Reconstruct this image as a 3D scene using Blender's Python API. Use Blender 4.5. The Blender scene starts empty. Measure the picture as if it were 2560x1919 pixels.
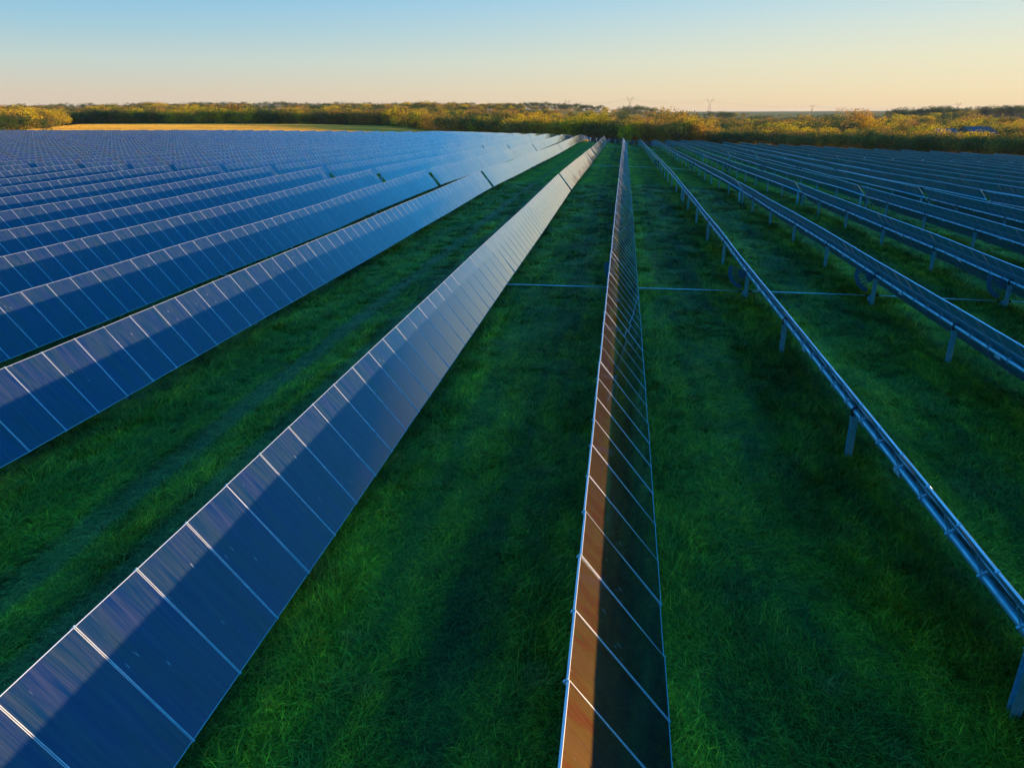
import bpy, bmesh, math, random
import numpy as np
from mathutils import Vector, Matrix

scene = bpy.context.scene
C = scene.collection
R = math.radians
rng = np.random.default_rng(7)
random.seed(7)

# ------------------------------------------------------------------ camera
CAM_H = 8.11
YAW, PITCH, ROLL, FPX = 0.1495, 0.3619, -0.0051, 1781.0
cam_d = bpy.data.cameras.new('camera')
cam = bpy.data.objects.new('camera', cam_d)
C.objects.link(cam)
cam_d.sensor_fit = 'HORIZONTAL'
cam_d.sensor_width = 36.0
cam_d.lens = 36.0 * FPX / 2560.0
cam_d.clip_start = 0.1
cam_d.clip_end = 30000
fw = Vector((-math.sin(YAW)*math.cos(PITCH), math.cos(YAW)*math.cos(PITCH), -math.sin(PITCH)))
rt = Vector((math.cos(YAW), math.sin(YAW), 0))
up = rt.cross(fw)
rt2 = rt*math.cos(ROLL) + up*math.sin(ROLL)
up2 = rt2.cross(fw)
cam.matrix_world = Matrix(((rt2.x, up2.x, -fw.x, 0), (rt2.y, up2.y, -fw.y, 0), (rt2.z, up2.z, -fw.z, CAM_H), (0, 0, 0, 1)))
scene.camera = cam

# ------------------------------------------------------------------ sky, sun, exposure
SUN_EL, SUN_AZ = R(4.3), R(78.0)       # azimuth clockwise from +Y
world = bpy.data.worlds.new("World")
scene.world = world
world.use_nodes = True
nt = world.node_tree
sky = nt.nodes.new('ShaderNodeTexSky')
sky.sky_type = 'NISHITA'; sky.sun_disc = False
sky.sun_elevation = SUN_EL; sky.sun_rotation = SUN_AZ
sky.air_density = 1.0; sky.dust_density = 1.0; sky.ozone_density = 3.0
bg = nt.nodes['Background']
tc = nt.nodes.new('ShaderNodeTexCoord')
sep = nt.nodes.new('ShaderNodeSeparateXYZ')
nt.links.new(tc.outputs['Generated'], sep.inputs[0])
asn = nt.nodes.new('ShaderNodeMath'); asn.operation = 'ARCSINE'
nt.links.new(sep.outputs[2], asn.inputs[0])
mr = nt.nodes.new('ShaderNodeMapRange')
mr.inputs[1].default_value = R(-2); mr.inputs[2].default_value = R(78)
nt.links.new(asn.outputs[0], mr.inputs[0])
EXPO = 1.0
def sky_ramp(stops):
    r_ = nt.nodes.new('ShaderNodeValToRGB'); cr = r_.color_ramp
    while len(cr.elements) < len(stops):
        cr.elements.new(0.5)
    for e, (a, c) in zip(cr.elements, stops):
        e.position = (a + 2) / 80.0
    for e, (a, c) in zip(cr.elements, stops):
        e.color = (*[q / 2.0**EXPO for q in c], 1)
    nt.links.new(mr.outputs[0], r_.inputs[0])
    return r_
HIGH = [(13, (.05, .46, 1.0)), (30, (.01, .40, 1.15)), (60, (.008, .38, 1.12))]
away = sky_ramp([(-2, (.30, .24, .18)), (0, (.76, .58, .44)), (1.5, (.72, .63, .49)), (3.5, (.57, .68, .64)), (5.5, (.38, .62, .73)), (7.6, (.26, .56, .80))] + HIGH)
toward = sky_ramp([(-2, (.40, .28, .15)), (0, (.98, .71, .37)), (1.5, (.98, .82, .50)), (3.5, (.93, .87, .60)), (5.5, (.80, .86, .73)), (7.6, (.60, .80, .84))] + HIGH)
dt = nt.nodes.new('ShaderNodeVectorMath'); dt.operation = 'DOT_PRODUCT'
nt.links.new(tc.outputs['Generated'], dt.inputs[0]); dt.inputs[1].default_value = (math.sin(SUN_AZ), math.cos(SUN_AZ), 0)
mr2 = nt.nodes.new('ShaderNodeMapRange'); mr2.interpolation_type = 'SMOOTHSTEP'
mr2.inputs[1].default_value = -.6; mr2.inputs[2].default_value = 1.0
nt.links.new(dt.outputs['Value'], mr2.inputs[0])
ramp = nt.nodes.new('ShaderNodeMix'); ramp.data_type = 'RGBA'
nt.links.new(mr2.outputs[0], ramp.inputs[0]); nt.links.new(away.outputs[0], ramp.inputs[6]); nt.links.new(toward.outputs[0], ramp.inputs[7])
sc_ = nt.nodes.new('ShaderNodeVectorMath'); sc_.operation = 'SCALE'; sc_.inputs[3].default_value = 0.06
nt.links.new(sky.outputs[0], sc_.inputs[0])
mx = nt.nodes.new('ShaderNodeMix'); mx.data_type = 'RGBA'; mx.inputs[0].default_value = 0.95
nt.links.new(sc_.outputs[0], mx.inputs[6]); nt.links.new(ramp.outputs[2], mx.inputs[7])
nt.links.new(mx.outputs[2], bg.inputs[0])
bg.inputs[1].default_value = 1.0

sun_d = bpy.data.lights.new('sun', 'SUN')
sun_d.energy = 5.0; sun_d.angle = R(0.6); sun_d.color = (1.0, 0.62, 0.27)
sun = bpy.data.objects.new('sun', sun_d); C.objects.link(sun)
sdir = Vector((math.sin(SUN_AZ)*math.cos(SUN_EL), math.cos(SUN_AZ)*math.cos(SUN_EL), math.sin(SUN_EL)))
sun.rotation_euler = sdir.to_track_quat('Z', 'Y').to_euler()
sun.location = (60, 20, 40)
vs = scene.view_settings
vs.view_transform = 'Standard'; vs.look = 'None'; vs.exposure = EXPO; vs.gamma = 1
scene.cycles.max_bounces = 6
scene.cycles.transparent_max_bounces = 4
scene.cycles.caustics_reflective = False
scene.cycles.caustics_refractive = False

# ------------------------------------------------------------------ terrain (heights of the torque tubes, relative to the camera)
HUB = 1.32
TX = np.array([-300, -150, -67, -38, -26, -14, -5.8, 0.3, 5.8, 11, 22, 33, 50, 72, 110, 300.])
TY = np.array([-60, 45, 77, 120, 168, 215, 245, 262, 320, 380.])
T1 = np.array([
 [-6.4, -6.5, -6.6, -6.7, -6.75, -6.79, -6.79, -6.79, -6.79, -6.79, -6.9, -7.0, -7.3, -7.8, -8.5, -9],
 [-6.0, -6.1, -6.4, -6.55, -6.7, -6.76, -6.79, -6.79, -6.79, -6.82, -7.0, -7.3, -7.7, -8.3, -9.0, -9.5],
 [-5.6, -5.75, -6.05, -6.2, -6.4, -6.6, -6.62, -6.72, -6.78, -6.95, -7.3, -7.7, -8.3, -8.9, -9.7, -10],
 [-5.5, -5.8, -6.4, -6.7, -6.85, -6.95, -6.98, -7.1, -7.25, -7.6, -8.0, -8.4, -8.95, -9.5, -10.2, -11],
 [-5.5, -5.9, -6.7, -7.2, -7.28, -7.33, -7.4, -7.65, -7.95, -8.26, -8.56, -8.94, -9.55, -10.1, -10.8, -12],
 [-5.6, -5.85, -6.5, -7.2, -7.3, -7.4, -7.55, -8.0, -8.4, -8.8, -9.1, -9.45, -10.0, -10.6, -11.3, -13],
 [-5.7, -5.8, -6.4, -7.15, -7.3, -7.5, -7.7, -8.3, -8.8, -9.1, -9.4, -9.75, -10.3, -10.9, -11.8, -13],
 [-5.6, -5.8, -6.45, -7.2, -7.4, -7.75, -8.2, -8.8, -9.2, -9.5, -9.75, -10.0, -10.6, -11.2, -12.2, -14],
 [-5.4, -6.3, -8.0, -8.9, -9.3, -9.9, -10.6, -11.3, -11.6, -11.7, -11.2, -11.2, -11.6, -12.2, -13.2, -15],
 [-5.0, -6.2, -9.0, -10.6, -11.2, -12.2, -13.0, -13.6, -13.9, -14.0, -13.6, -13.4, -13.4, -13.6, -14.2, -15]])
FA = np.array([-1.4, -.9, -.75, -.6, -.45, -.33, -.2, -.1, 0, .1, .2, .3, .42, .55, .9])
FY = np.array([380, 430, 520, 700, 880, 1000, 1200, 2200, 5000, 9000.])
# far ground relative to the camera, by direction x/y
T2 = np.array([
 [-5.6, -5.6, -5.8, -6.0, -6.4, -7.4, -10.5, -12.6, -13.6, -13.8, -13.4, -13.0, -13.2, -13.6, -14],
 [-5.2, -5.2, -5.2, -5.4, -5.8, -7.0, -10.0, -13.0, -15, -15, -14.5, -14, -13.8, -14, -14],
 [-4.0, -4.0, -3.5, -3.5, -4.0, -5.0, -8.0, -11, -14, -15, -15, -14.5, -14, -14, -14],
 [0.0, 0.0, -1, -2, -4, -4, -4.5, -5.5, -9, -13, -14, -12, -11, -11, -11],
 [5, 5, 4, 2, -1, -1, -1, -2, -6, -10, -13, -11, -8, -8, -8],
 [6, 7, 8, 8, 6.5, 5.0, 5, 5.0, 0, -7, -10, -8, -5, -4, -4],
 [9, 10, 11, 11, 10.5, 7.5, 7, 7, 0, -5, -9, -6, -2, -1, -1],
 [10, 10, 10, 8, 6, 4, 4, 2, -2, -4, -8, -6, -4, -4, -4],
 [6, 6, 6, 6, 4, 4, 6, 4, 2, 4, 4, 4, 2, 2, 2],
 [10, 10, 10, 10, 10, 10, 10, 10, 10, 14, 12, 12, 8, 8, 8]])

def _bil(X, Y, A, x, y):
    x = np.clip(x, X[0], X[-1]); y = np.clip(y, Y[0], Y[-1])
    i = np.clip(np.searchsorted(X, x, side='right') - 1, 0, len(X) - 2)
    j = np.clip(np.searchsorted(Y, y, side='right') - 1, 0, len(Y) - 2)
    u = (x - X[i]) / (X[i+1] - X[i]); v = (y - Y[j]) / (Y[j+1] - Y[j])
    u = u*u*(3-2*u)*.35 + u*.65; v = v*v*(3-2*v)*.35 + v*.65
    return (A[j, i]*(1-u)*(1-v) + A[j, i+1]*u*(1-v) + A[j+1, i]*(1-u)*v + A[j+1, i+1]*u*v)

def tube_rel(x, y):
    return _bil(TX, TY, T1, np.asarray(x, float), np.asarray(y, float))

def ground(x, y):
    x = np.asarray(x, float); y = np.asarray(y, float)
    near = tube_rel(x, y) - HUB
    far = _bil(FA, FY, T2, x / np.maximum(y, 100.0), y)
    w = np.clip((y - 285) / 95.0, 0, 1)
    # wide of the array the near table fades out too
    return near*(1-w) + far*w + CAM_H

def gz(x, y):
    return float(ground(x, y))

def bump(x, y):
    return (0.03*np.sin(x*1.3+.5*y) + 0.025*np.sin(y*0.9-x*.7+2))*np.clip((300-y)/50, 0, 1)

# ------------------------------------------------------------------ material helpers
def new_mat(name):
    m = bpy.data.materials.new(name); m.use_nodes = True
    return m, m.node_tree, m.node_tree.nodes['Principled BSDF']

def N(t, typ, **kw):
    n = t.nodes.new(typ)
    for k, v in kw.items():
        setattr(n, k, v)
    return n

def ramp_node(t, src, stops):
    r = t.nodes.new('ShaderNodeValToRGB')
    while len(r.color_ramp.elements) < len(stops):
        r.color_ramp.elements.new(0.5)
    for e, (p, c) in zip(r.color_ramp.elements, stops):
        e.position = p
    for e, (p, c) in zip(r.color_ramp.elements, stops):
        e.color = (*c, 1)
    t.links.new(src, r.inputs[0])
    return r

def mix_col(t, fac, a, b, mode='MIX'):
    m = t.nodes.new('ShaderNodeMix'); m.data_type = 'RGBA'; m.blend_type = mode
    for sock, v in ((m.inputs[0], fac), (m.inputs[6], a), (m.inputs[7], b)):
        if isinstance(v, (int, float)): sock.default_value = v
        elif isinstance(v, tuple): sock.default_value = (*v, 1)
        else: t.links.new(v, sock)
    return m.outputs[2]

def noise(t, vec, scale, detail=3, rough=.55):
    n = t.nodes.new('ShaderNodeTexNoise')
    n.inputs['Scale'].default_value = scale; n.inputs['Detail'].default_value = detail
    n.inputs['Roughness'].default_value = rough
    if vec is not None: t.links.new(vec, n.inputs['Vector'])
    return n.outputs[0]

def math_node(t, op, a, b=0.0, clamp=False):
    m = t.nodes.new('ShaderNodeMath'); m.operation = op; m.use_clamp = clamp
    for s, v in ((m.inputs[0], a), (m.inputs[1], b)):
        if isinstance(v, (int, float)): s.default_value = v
        else: t.links.new(v, s)
    return m.outputs[0]

def scaled(t, src, s):
    m = t.nodes.new('ShaderNodeMapping'); m.inputs['Scale'].default_value = s
    t.links.new(src, m.inputs[0]); return m.outputs[0]

# front glass of a thin-film module: UV u runs along the row (metres), v up the slope (metres), plus a per-module offset
def glass_material(name='thin_film_glass', gold_sheen=1.0):
    m, t, b = new_mat(name)
    uv = t.nodes.new('ShaderNodeUVMap'); uv.uv_map = 'UVMap'
    streak = noise(t, scaled(t, uv.outputs[0], (60, 1.3, 1)), 1.0, 3)
    broad = noise(t, scaled(t, uv.outputs[0], (2.6, .55, 1)), 1.0, 2)
    smear = noise(t, scaled(t, uv.outputs[0], (11, .8, 1)), 1.0, 2)
    isl = t.nodes.new('ShaderNodeNewGeometry').outputs['Random Per Island']
    film = ramp_node(t, math_node(t, 'ADD', math_node(t, 'MULTIPLY', isl, .60), math_node(t, 'MULTIPLY', broad, .5)),
                     [(.15, (.001, .026, .036)), (.35, (.001, .022, .062)), (.5, (.001, .012, .085)), (.65, (.001, .020, .055)), (.85, (.010, .010, .020))])
    if gold_sheen > 1.2:
        for e in film.color_ramp.elements: e.color = (e.color[0]*.3, e.color[1]*.22, e.color[2]*.30, 1)
    dust = math_node(t, 'MULTIPLY', math_node(t, 'ADD', streak, smear), .5)
    dust = ramp_node(t, dust, [(.40, (.003,)*3), (.68, (.060,)*3)] if gold_sheen < 1.2 else [(.30, (.006,)*3), (.75, (.024,)*3)])
    col = mix_col(t, dust.outputs[0], film.outputs[0], (.58, .54, .36) if gold_sheen < 1.2 else (.85, .47, .05))
    # pale specks: bird lime and smears, plus streaky reflections painted into the colour
    vor = t.nodes.new('ShaderNodeTexVoronoi'); vor.inputs['Scale'].default_value = 1.0
    t.links.new(scaled(t, uv.outputs[0], (9, 1.6, 1)), vor.inputs['Vector'])
    sp = ramp_node(t, vor.outputs['Distance'], [(.05, (1,)*3), (.10, (0,)*3)])
    gate = ramp_node(t, noise(t, uv.outputs[0], .8, 1), [(.50, (0,)*3), (.58, (.55,)*3)])
    col = mix_col(t, math_node(t, 'MULTIPLY', sp.outputs[0], gate.outputs[0]), col, (.5, .55, .55))
    t.links.new(col, b.inputs['Base Color'])
    b.inputs['Roughness'].default_value = .10
    rr = ramp_node(t, smear, [(.3, (.02,)*3), (.75, (.06,)*3)])
    t.links.new(rr.outputs[0], b.inputs['Roughness'])
    b.inputs['IOR'].default_value = 1.62
    bp = t.nodes.new('ShaderNodeBump'); bp.inputs['Strength'].default_value = .05; bp.inputs['Distance'].default_value = .01
    t.links.new(noise(t, scaled(t, uv.outputs[0], (1.2, .7, 1)), 1.0, 1), bp.inputs['Height'])
    t.links.new(bp.outputs[0], b.inputs['Normal'])
    # coated glass: weak reflection seen square on, strong at grazing angles
    lw = t.nodes.new('ShaderNodeLayerWeight'); lw.inputs[0].default_value = .5
    fr = ramp_node(t, lw.outputs['Facing'], [(.54, (0,)*3), (.67, (.15,)*3), (.79, (.42,)*3), (.91, (.68,)*3), (1, (.85,)*3)])
    gl = t.nodes.new('ShaderNodeBsdfGlossy'); gl.inputs['Roughness'].default_value = .03
    ms = t.nodes.new('ShaderNodeMixShader')
    base = b.outputs[0]
    if gold_sheen > 1.2:      # golden, iridescent film that scatters the low sun
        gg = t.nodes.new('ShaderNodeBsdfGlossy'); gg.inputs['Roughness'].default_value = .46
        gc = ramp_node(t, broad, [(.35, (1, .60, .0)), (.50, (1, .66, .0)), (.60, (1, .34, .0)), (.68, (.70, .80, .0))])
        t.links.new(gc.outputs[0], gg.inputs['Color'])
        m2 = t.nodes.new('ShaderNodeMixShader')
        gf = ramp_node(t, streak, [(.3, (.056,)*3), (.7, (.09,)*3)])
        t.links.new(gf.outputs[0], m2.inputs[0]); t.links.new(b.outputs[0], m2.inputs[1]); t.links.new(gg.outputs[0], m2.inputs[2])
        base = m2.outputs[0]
    t.links.new(fr.outputs[0], ms.inputs[0]); t.links.new(base, ms.inputs[1]); t.links.new(gl.outputs[0], ms.inputs[2])
    t.links.new(ms.outputs[0], t.nodes['Material Output'].inputs[0])
    return m

def back_material():
    m, t, b = new_mat('dark_back_glass')
    uv = t.nodes.new('ShaderNodeUVMap'); uv.uv_map = 'UVMap'
    isl = t.nodes.new('ShaderNodeNewGeometry').outputs['Random Per Island']
    c = ramp_node(t, isl, [(0, (.010, .22, .32)), (1, (.02, .30, .36))])
    t.links.new(c.outputs[0], b.inputs['Base Color'])
    b.inputs['Roughness'].default_value = .4
    return m

def metal_material(name, col, rough, metallic, nscale=6, var=.25):
    m, t, b = new_mat(name)
    g = t.nodes.new('ShaderNodeNewGeometry')
    n = noise(t, scaled(t, g.outputs['Position'], (1, .35, 1)), nscale, 4)
    lo = tuple(c*(1-var) for c in col)
    r = ramp_node(t, n, [(.3, lo), (.7, col)])
    t.links.new(r.outputs[0], b.inputs['Base Color'])
    b.inputs['Metallic'].default_value = metallic
    rr = ramp_node(t, n, [(.3, (rough*1.3,)*3), (.7, (rough*.8,)*3)])
    t.links.new(rr.outputs[0], b.inputs['Roughness'])
    return m

M = {}
M['glass'] = glass_material()
M['gold_sheen'] = glass_material('gold_sheen_thin_film_glass', 3.4)  # central row only: golden sheen set in its tint and gloss
M['back'] = back_material()
M['frame'] = metal_material('aluminium_frame', (.76, .80, .84), .5, .55)
M['steel'] = metal_material('galvanised_steel', (.36, .78, .94), .38, .6, 9, .35)
M['bracket'] = metal_material('zinc_bracket', (.36, .62, .72), .4, .5, 12, .3)
M['gear'] = metal_material('dull_gear_steel', (.05, .17, .24), .6, .2)
M['black'] = metal_material('black_rubber', (.012, .014, .018), .5, 0)
M['red'] = metal_material('red_cable', (.55, .02, .10), .5, 0)
M['white'] = metal_material('white_paint', (.75, .74, .70), .6, 0)
M['pylon'] = metal_material('weathered_pylon_steel', (.30, .24, .19), .6, .2)
M['roof'] = metal_material('blue_roof_metal', (.004, .06, .08), .7, 0)

# ------------------------------------------------------------------ mesh helpers
def link(name, me, mats, parent=None, loc=None):
    o = bpy.data.objects.new(name, me); C.objects.link(o)
    for m in mats:
        if m.name not in [x.name for x in me.materials if x]:
            me.materials.append(m)
    if parent: o.parent = parent
    if loc is not None: o.location = loc
    return o

def empty(name, loc, label=None, cat=None, group=None):
    o = bpy.data.objects.new(name, None); C.objects.link(o); o.location = loc
    o.empty_display_size = .3
    if label: o['label'] = label
    if cat: o['category'] = cat
    if group: o['group'] = group
    return o

class MB:
    """collects boxes, tubes and strips into one mesh"""
    def __init__(s): s.v = []; s.f = []; s.m = []; s.uv = []
    def add(s, vs, fs, mi=0, uvs=None):
        k = len(s.v); s.v.extend(vs)
        for i, f in enumerate(fs):
            s.f.append(tuple(k+a for a in f)); s.m.append(mi)
            s.uv.append(uvs[i] if uvs else [(0, 0)]*len(f))
    def box(s, c, h, mi=0, ax=None):
        c = Vector(c); ax = ax or (Vector((1, 0, 0)), Vector((0, 1, 0)), Vector((0, 0, 1)))
        vs = []
        for z in (-1, 1):
            for y in (-1, 1):
                for x in (-1, 1):
                    vs.append(tuple(c + ax[0]*(x*h[0]) + ax[1]*(y*h[1]) + ax[2]*(z*h[2])))
        s.add(vs, [(0, 2, 3, 1), (4, 5, 7, 6), (0, 1, 5, 4), (2, 6, 7, 3), (0, 4, 6, 2), (1, 3, 7, 5)], mi)
    def tube(s, pts, r, n=8, mi=0, caps=True):
        pts = [Vector(p) for p in pts]; rs = r if isinstance(r, (list, tuple)) else [r]*len(pts)
        rings = []
        for i, p in enumerate(pts):
            d = (pts[min(i+1, len(pts)-1)] - pts[max(i-1, 0)]).normalized()
            a = d.cross(Vector((0, 0, 1)) if abs(d.z) < .9 else Vector((1, 0, 0))).normalized(); b = a.cross(d)
            rings.append([tuple(p + a*math.cos(t)*rs[i] + b*math.sin(t)*rs[i]) for t in [2*math.pi*k/n for k in range(n)]])
        vs = [v for q in rings for v in q]; fs = []
        for i in range(len(pts)-1):
            for k in range(n):
                fs.append((i*n+k, i*n+(k+1) % n, (i+1)*n+(k+1) % n, (i+1)*n+k))
        if caps:
            fs.append(tuple(range(n-1, -1, -1))); fs.append(tuple((len(pts)-1)*n+k for k in range(n)))
        s.add(vs, fs, mi)
    def mesh(s, name, smooth=False):
        me = bpy.data.meshes.new(name); me.from_pydata(s.v, [], s.f)
        me.polygons.foreach_set('material_index', s.m)
        ul = me.uv_layers.new(name='UVMap')
        flat = [c for f in s.uv for p in f for c in p]
        ul.data.foreach_set('uv', flat)
        if smooth: me.polygons.foreach_set('use_smooth', [True]*len(s.f))
        me.update(); return me

# ------------------------------------------------------------------ the modules
MW, ML, PITCHM = 1.198, 2.10, 1.212      # width along the row, length up the slope, spacing
TH = 0.036
TILT = R(51.8)
ct, st = math.cos(TILT), math.sin(TILT)
UP = np.array([-ct, 0, st])              # up the slope (towards the high, left edge)
NR = np.array([st, 0, ct])               # face normal (right and up)
AX = np.array([0, 1, 0.])
OFF = 0.115                              # module back above the tube centre

# local module geometry in (along, up, normal)
def module_local(frame_only=None, e=.010):
    w, l = MW/2, ML/2
    V, F, Mi, U = [], [], [], []
    def q(pts, mi, uv=None):
        k = len(V); V.extend(pts); F.append(tuple(range(k, k+len(pts)))); Mi.append(mi); U.append(uv or [(0, 0)]*len(pts))
    zt, zg, zb = TH, TH-.006, 0.0
    if frame_only in (None, False):
        q([(-w+e, -l+e, zg), (w-e, -l+e, zg), (w-e, l-e, zg), (-w+e, l-e, zg)], 0, [(0, 0), (MW, 0), (MW, ML), (0, ML)])
        q([(-w, l, zb), (w, l, zb), (w, -l, zb), (-w, -l, zb)], 1)
    if frame_only in (None, True):
        o = [(-w, -l), (w, -l), (w, l), (-w, l)]; i = [(-w+e, -l+e), (w-e, -l+e), (w-e, l-e), (-w+e, l-e)]
        bv = .0025
        o2 = [(-w+bv, -l+bv), (w-bv, -l+bv), (w-bv, l-bv), (-w+bv, l-bv)]
        for a in range(4):
            b = (a+1) % 4
            q([(*o[a], zb), (*o[b], zb), (*o[b], zt-bv), (*o[a], zt-bv)], 2)
            q([(*o[a], zt-bv), (*o[b], zt-bv), (*o2[b], zt), (*o2[a], zt)], 2)
            q([(*o2[a], zt), (*o2[b], zt), (*i[b], zt), (*i[a], zt)], 2)
            q([(*i[a], zt), (*i[b], zt), (*i[b], zg), (*i[a], zg)], 2)
    return V, F, Mi, U

def to_world_frame(V, roll=0.0, pitch=0.0):
    V = np.array(V)
    # small per-module errors: roll about the along-axis, pitch along the row
    z = V[:, 2] + V[:, 1]*roll + V[:, 0]*pitch
    return V[:, :1]*AX + V[:, 1:2]*UP + z[:, None]*NR

def make_module_mesh(name, frame_only, seed, glass='glass'):
    V, F, Mi, U = module_local(frame_only)
    r = random.Random(seed)
    P = to_world_frame(V)
    mb = MB(); ou, ov = r.uniform(0, 60), r.uniform(0, 60)
    mb.v = [tuple(p) for p in P]; mb.f = F; mb.m = Mi; mb.uv = [[(a+ou, b+ov) for a, b in u] for u in U]
    me = mb.mesh(name)
    for m in (M[glass], M['back'], M['frame']): me.materials.append(m)
    return me

NVAR = 14
module_full = [make_module_mesh('solar_panel', None, i) for i in range(NVAR)]
module_glass = [make_module_mesh('solar_panel', False, i) for i in range(NVAR)]
module_gold = [make_module_mesh('solar_panel', False, i, 'gold_sheen') for i in range(NVAR)]
module_frame = make_module_mesh('frame', True, 0)

# bracket under each seam: purlin lying on the tube, two struts, and end clips
def bracket_mesh():
    mb = MB()
    def P(a, u, n): return Vector(AX*a + UP*u + NR*n)
    ax = (Vector(AX), Vector(UP), Vector(NR))
    mb.box(P(0, 0, .10), (.018, ML/2+.012, .013), 0, ax)
    mb.box(P(0, 0, 0), (.02, .088, .088), 0, ax)
    for s in (-1, 1):
        mb.tube([P(0, s*.07, -.03), P(0, s*.40, .075)], .011, 5)
    for s in (-1, 1):
        mb.box(P(0, s*(ML/2+.004), .115+.014), (.014, .012, .030), 0, ax)
    mb.box(P(.0, .42, .10), (.05, .012, .012), 0, ax)
    mb.box(P(.0, -.42, .10), (.05, .012, .012), 0, ax)
    me = mb.mesh('bracket'); me.materials.append(M['bracket']); return me
BRACKET = bracket_mesh()

def rail_mesh(L):
    return None

def post_mesh():
    """H-section pile with bearing yoke; origin at the tube centre, runs down"""
    mb = MB(); h = HUB+.3
    # flanges face along the row (seen from the camera), web between
    mb.box((0, -.055, -.17-(h-.17)/2), (.075, .005, (h-.17)/2))
    mb.box((0, .055, -.17-(h-.17)/2), (.075, .005, (h-.17)/2))
    mb.box((0, 0, -.17-(h-.17)/2), (.004, .0495, (h-.17)/2))
    mb.box((0, 0, -.15), (.09, .075, .012))
    mb.box((-.083, 0, -.21), (.006, .04, .05)); mb.box((.083, 0, -.21), (.006, .04, .05))
    me = mb.mesh('post'); me.materials.append(M['steel']); return me
POST = post_mesh()

def bearing_mesh():
    mb = MB(); n = 16
    ro, ri, w = .115, .085, .03
    vs, fs = [], []
    for k in range(n):
        a = 2*math.pi*k/n
        for r_ in (ro, ri):
            for y in (-w, w):
                vs.append((r_*math.cos(a), y, r_*math.sin(a)))
    for k in range(n):
        a, b = 4*k, 4*((k+1) % n)
        fs += [(a, a+1, b+1, b), (a+2, b+2, b+3, a+3), (a, b, b+2, a+2), (a+1, a+3, b+3, b+1)]
    mb.add(vs, fs)
    mb.box((-.075, 0, -.115), (.012, .028, .035)); mb.box((.075, 0, -.115), (.012, .028, .035))
    me = mb.mesh('bearing'); me.materials.append(M['black']); return me
BEARING = bearing_mesh()

def gear_mesh():
    """slotted drive sector hanging opposite the panel face"""
    mb = MB(); c0 = math.pi + (math.pi/2 - TILT)*1.0   # direction of -NR in xz
    c0 = R(208)
    half, ro, n = R(47), .84, 24
    def ring(r, a, y): return (r*math.cos(a), y, r*math.sin(a))
    angs = [c0-half+2*half*k/n for k in range(n+1)]
    def slab(r0, r1, ks, th=.012):
        for k in ks:
            a, b = angs[k], angs[k+1]
            vs = [ring(r, t, y) for y in (-th, th) for r, t in ((r0, a), (r1, a), (r1, b), (r0, b))]
            mb.add(vs, [(0, 1, 2, 3), (7, 6, 5, 4), (0, 4, 5, 1), (1, 5, 6, 2), (2, 6, 7, 3), (3, 7, 4, 0)])
    slab(.07, .38, range(n)); slab(.66, ro, range(n))
    slab(.382, .658, [k for k in range(n) if k % 4 == 0])
    me = mb.mesh('drive_gear'); me.materials.append(M['gear']); return me
GEAR = gear_mesh()

def drivebox_mesh():
    mb = MB()
    mb.box((0, 0, 0), (.10, .075, .05)); mb.box((-.12, 0, -.08), (.02, .06, .10)); mb.box((.12, 0, -.08), (.02, .06, .10))
    mb.tube([(0, 0, -.3), (0, 0, .02)], .085, 10)
    me = mb.mesh('gearbox'); me.materials.append(M['steel']); return me
GEARBOX = drivebox_mesh()

def damper_mesh():
    mb = MB()
    mb.tube([(-.12, .09, -.12), (-.12, .09, -.75)], .028, 8); mb.tube([(-.12, .09, -.75), (-.05, .07, -1.05)], .014, 6)
    me = mb.mesh('damper'); me.materials.append(M['black']); return me
DAMPER = damper_mesh()

def plate_mesh():
    mb = MB()
    mb.box((-.0, 0, -.078), (.085, .17, .006)); mb.box((-.09, 0, -.03), (.006, .17, .055))
    for y in (-.11, -.04, .04, .11):
        mb.tube([(-.095, y, -.03), (-.112, y, -.03)], .014, 6)
    me = mb.mesh('coupling_plate'); me.materials.append(M['frame']); return me
PLATE = plate_mesh()

ORD = ['', 'first', 'second', 'third', 'fourth', 'fifth', 'sixth', 'seventh', 'eighth', 'ninth', 'tenth', 'eleventh', 'twelfth',
       'thirteenth', 'fourteenth', 'fifteenth', 'sixteenth', 'seventeenth', 'eighteenth', 'nineteenth', 'twentieth']
def ordinal(n):
    if n <= 20: return ORD[n]
    tens = {2: 'twenty', 3: 'thirty', 4: 'forty', 5: 'fifty'}[n//10]
    if n % 10 == 0: return tens[:-1] + 'ieth'
    return tens + '-' + ORD[n % 10]

def row_x(k):
    if k > 0: return .35 + 5.53*k
    if k == 0: return .20
    if k == -1: return -5.91
    return -14.51 - (-k-2)*5.95

def row_y0(k):        # phase of the seams
    return {0: 6.282, -1: 6.30, -2: 14.752, -3: 22.02}.get(k, 6.28 + (k*0.37) % 1.212)

def gaps(k):
    """module index ranges of the sections of a row"""
    y0 = row_y0(k)
    g1 = 72.6 if k >= 0 else (75.4 if k == -1 else 77.8)
    g2 = 164.2 if k >= 0 else (168.0 if k == -1 else 171.6)
    g3 = 262.0 if k > 0 else (237.5 if k == -1 else 259.5)
    if k == 0: g3 = 255
    out = []
    n1 = round((g1-y0)/PITCHM)
    out.append((y0+(n1-72)*PITCHM, 72))
    s2 = y0 + (n1)*PITCHM + 1.25
    n2 = int((g2-s2)/PITCHM); out.append((s2, n2))
    s3 = s2+n2*PITCHM + 1.25
    n3 = int((g3-s3)/PITCHM); out.append((s3, n3))
    if -11 <= k <= 5:
        s4 = s3+n3*PITCHM+1.0
        ln = {-1: 9}.get(k, 60)
        out.append((s4, int(ln/PITCHM)))
    return out

def visible_y(x):
    """smallest y in frame for a given x"""
    if x < 0: return -x/1.02 - 3
    return (x-11.5)*1.92 - 9

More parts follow.
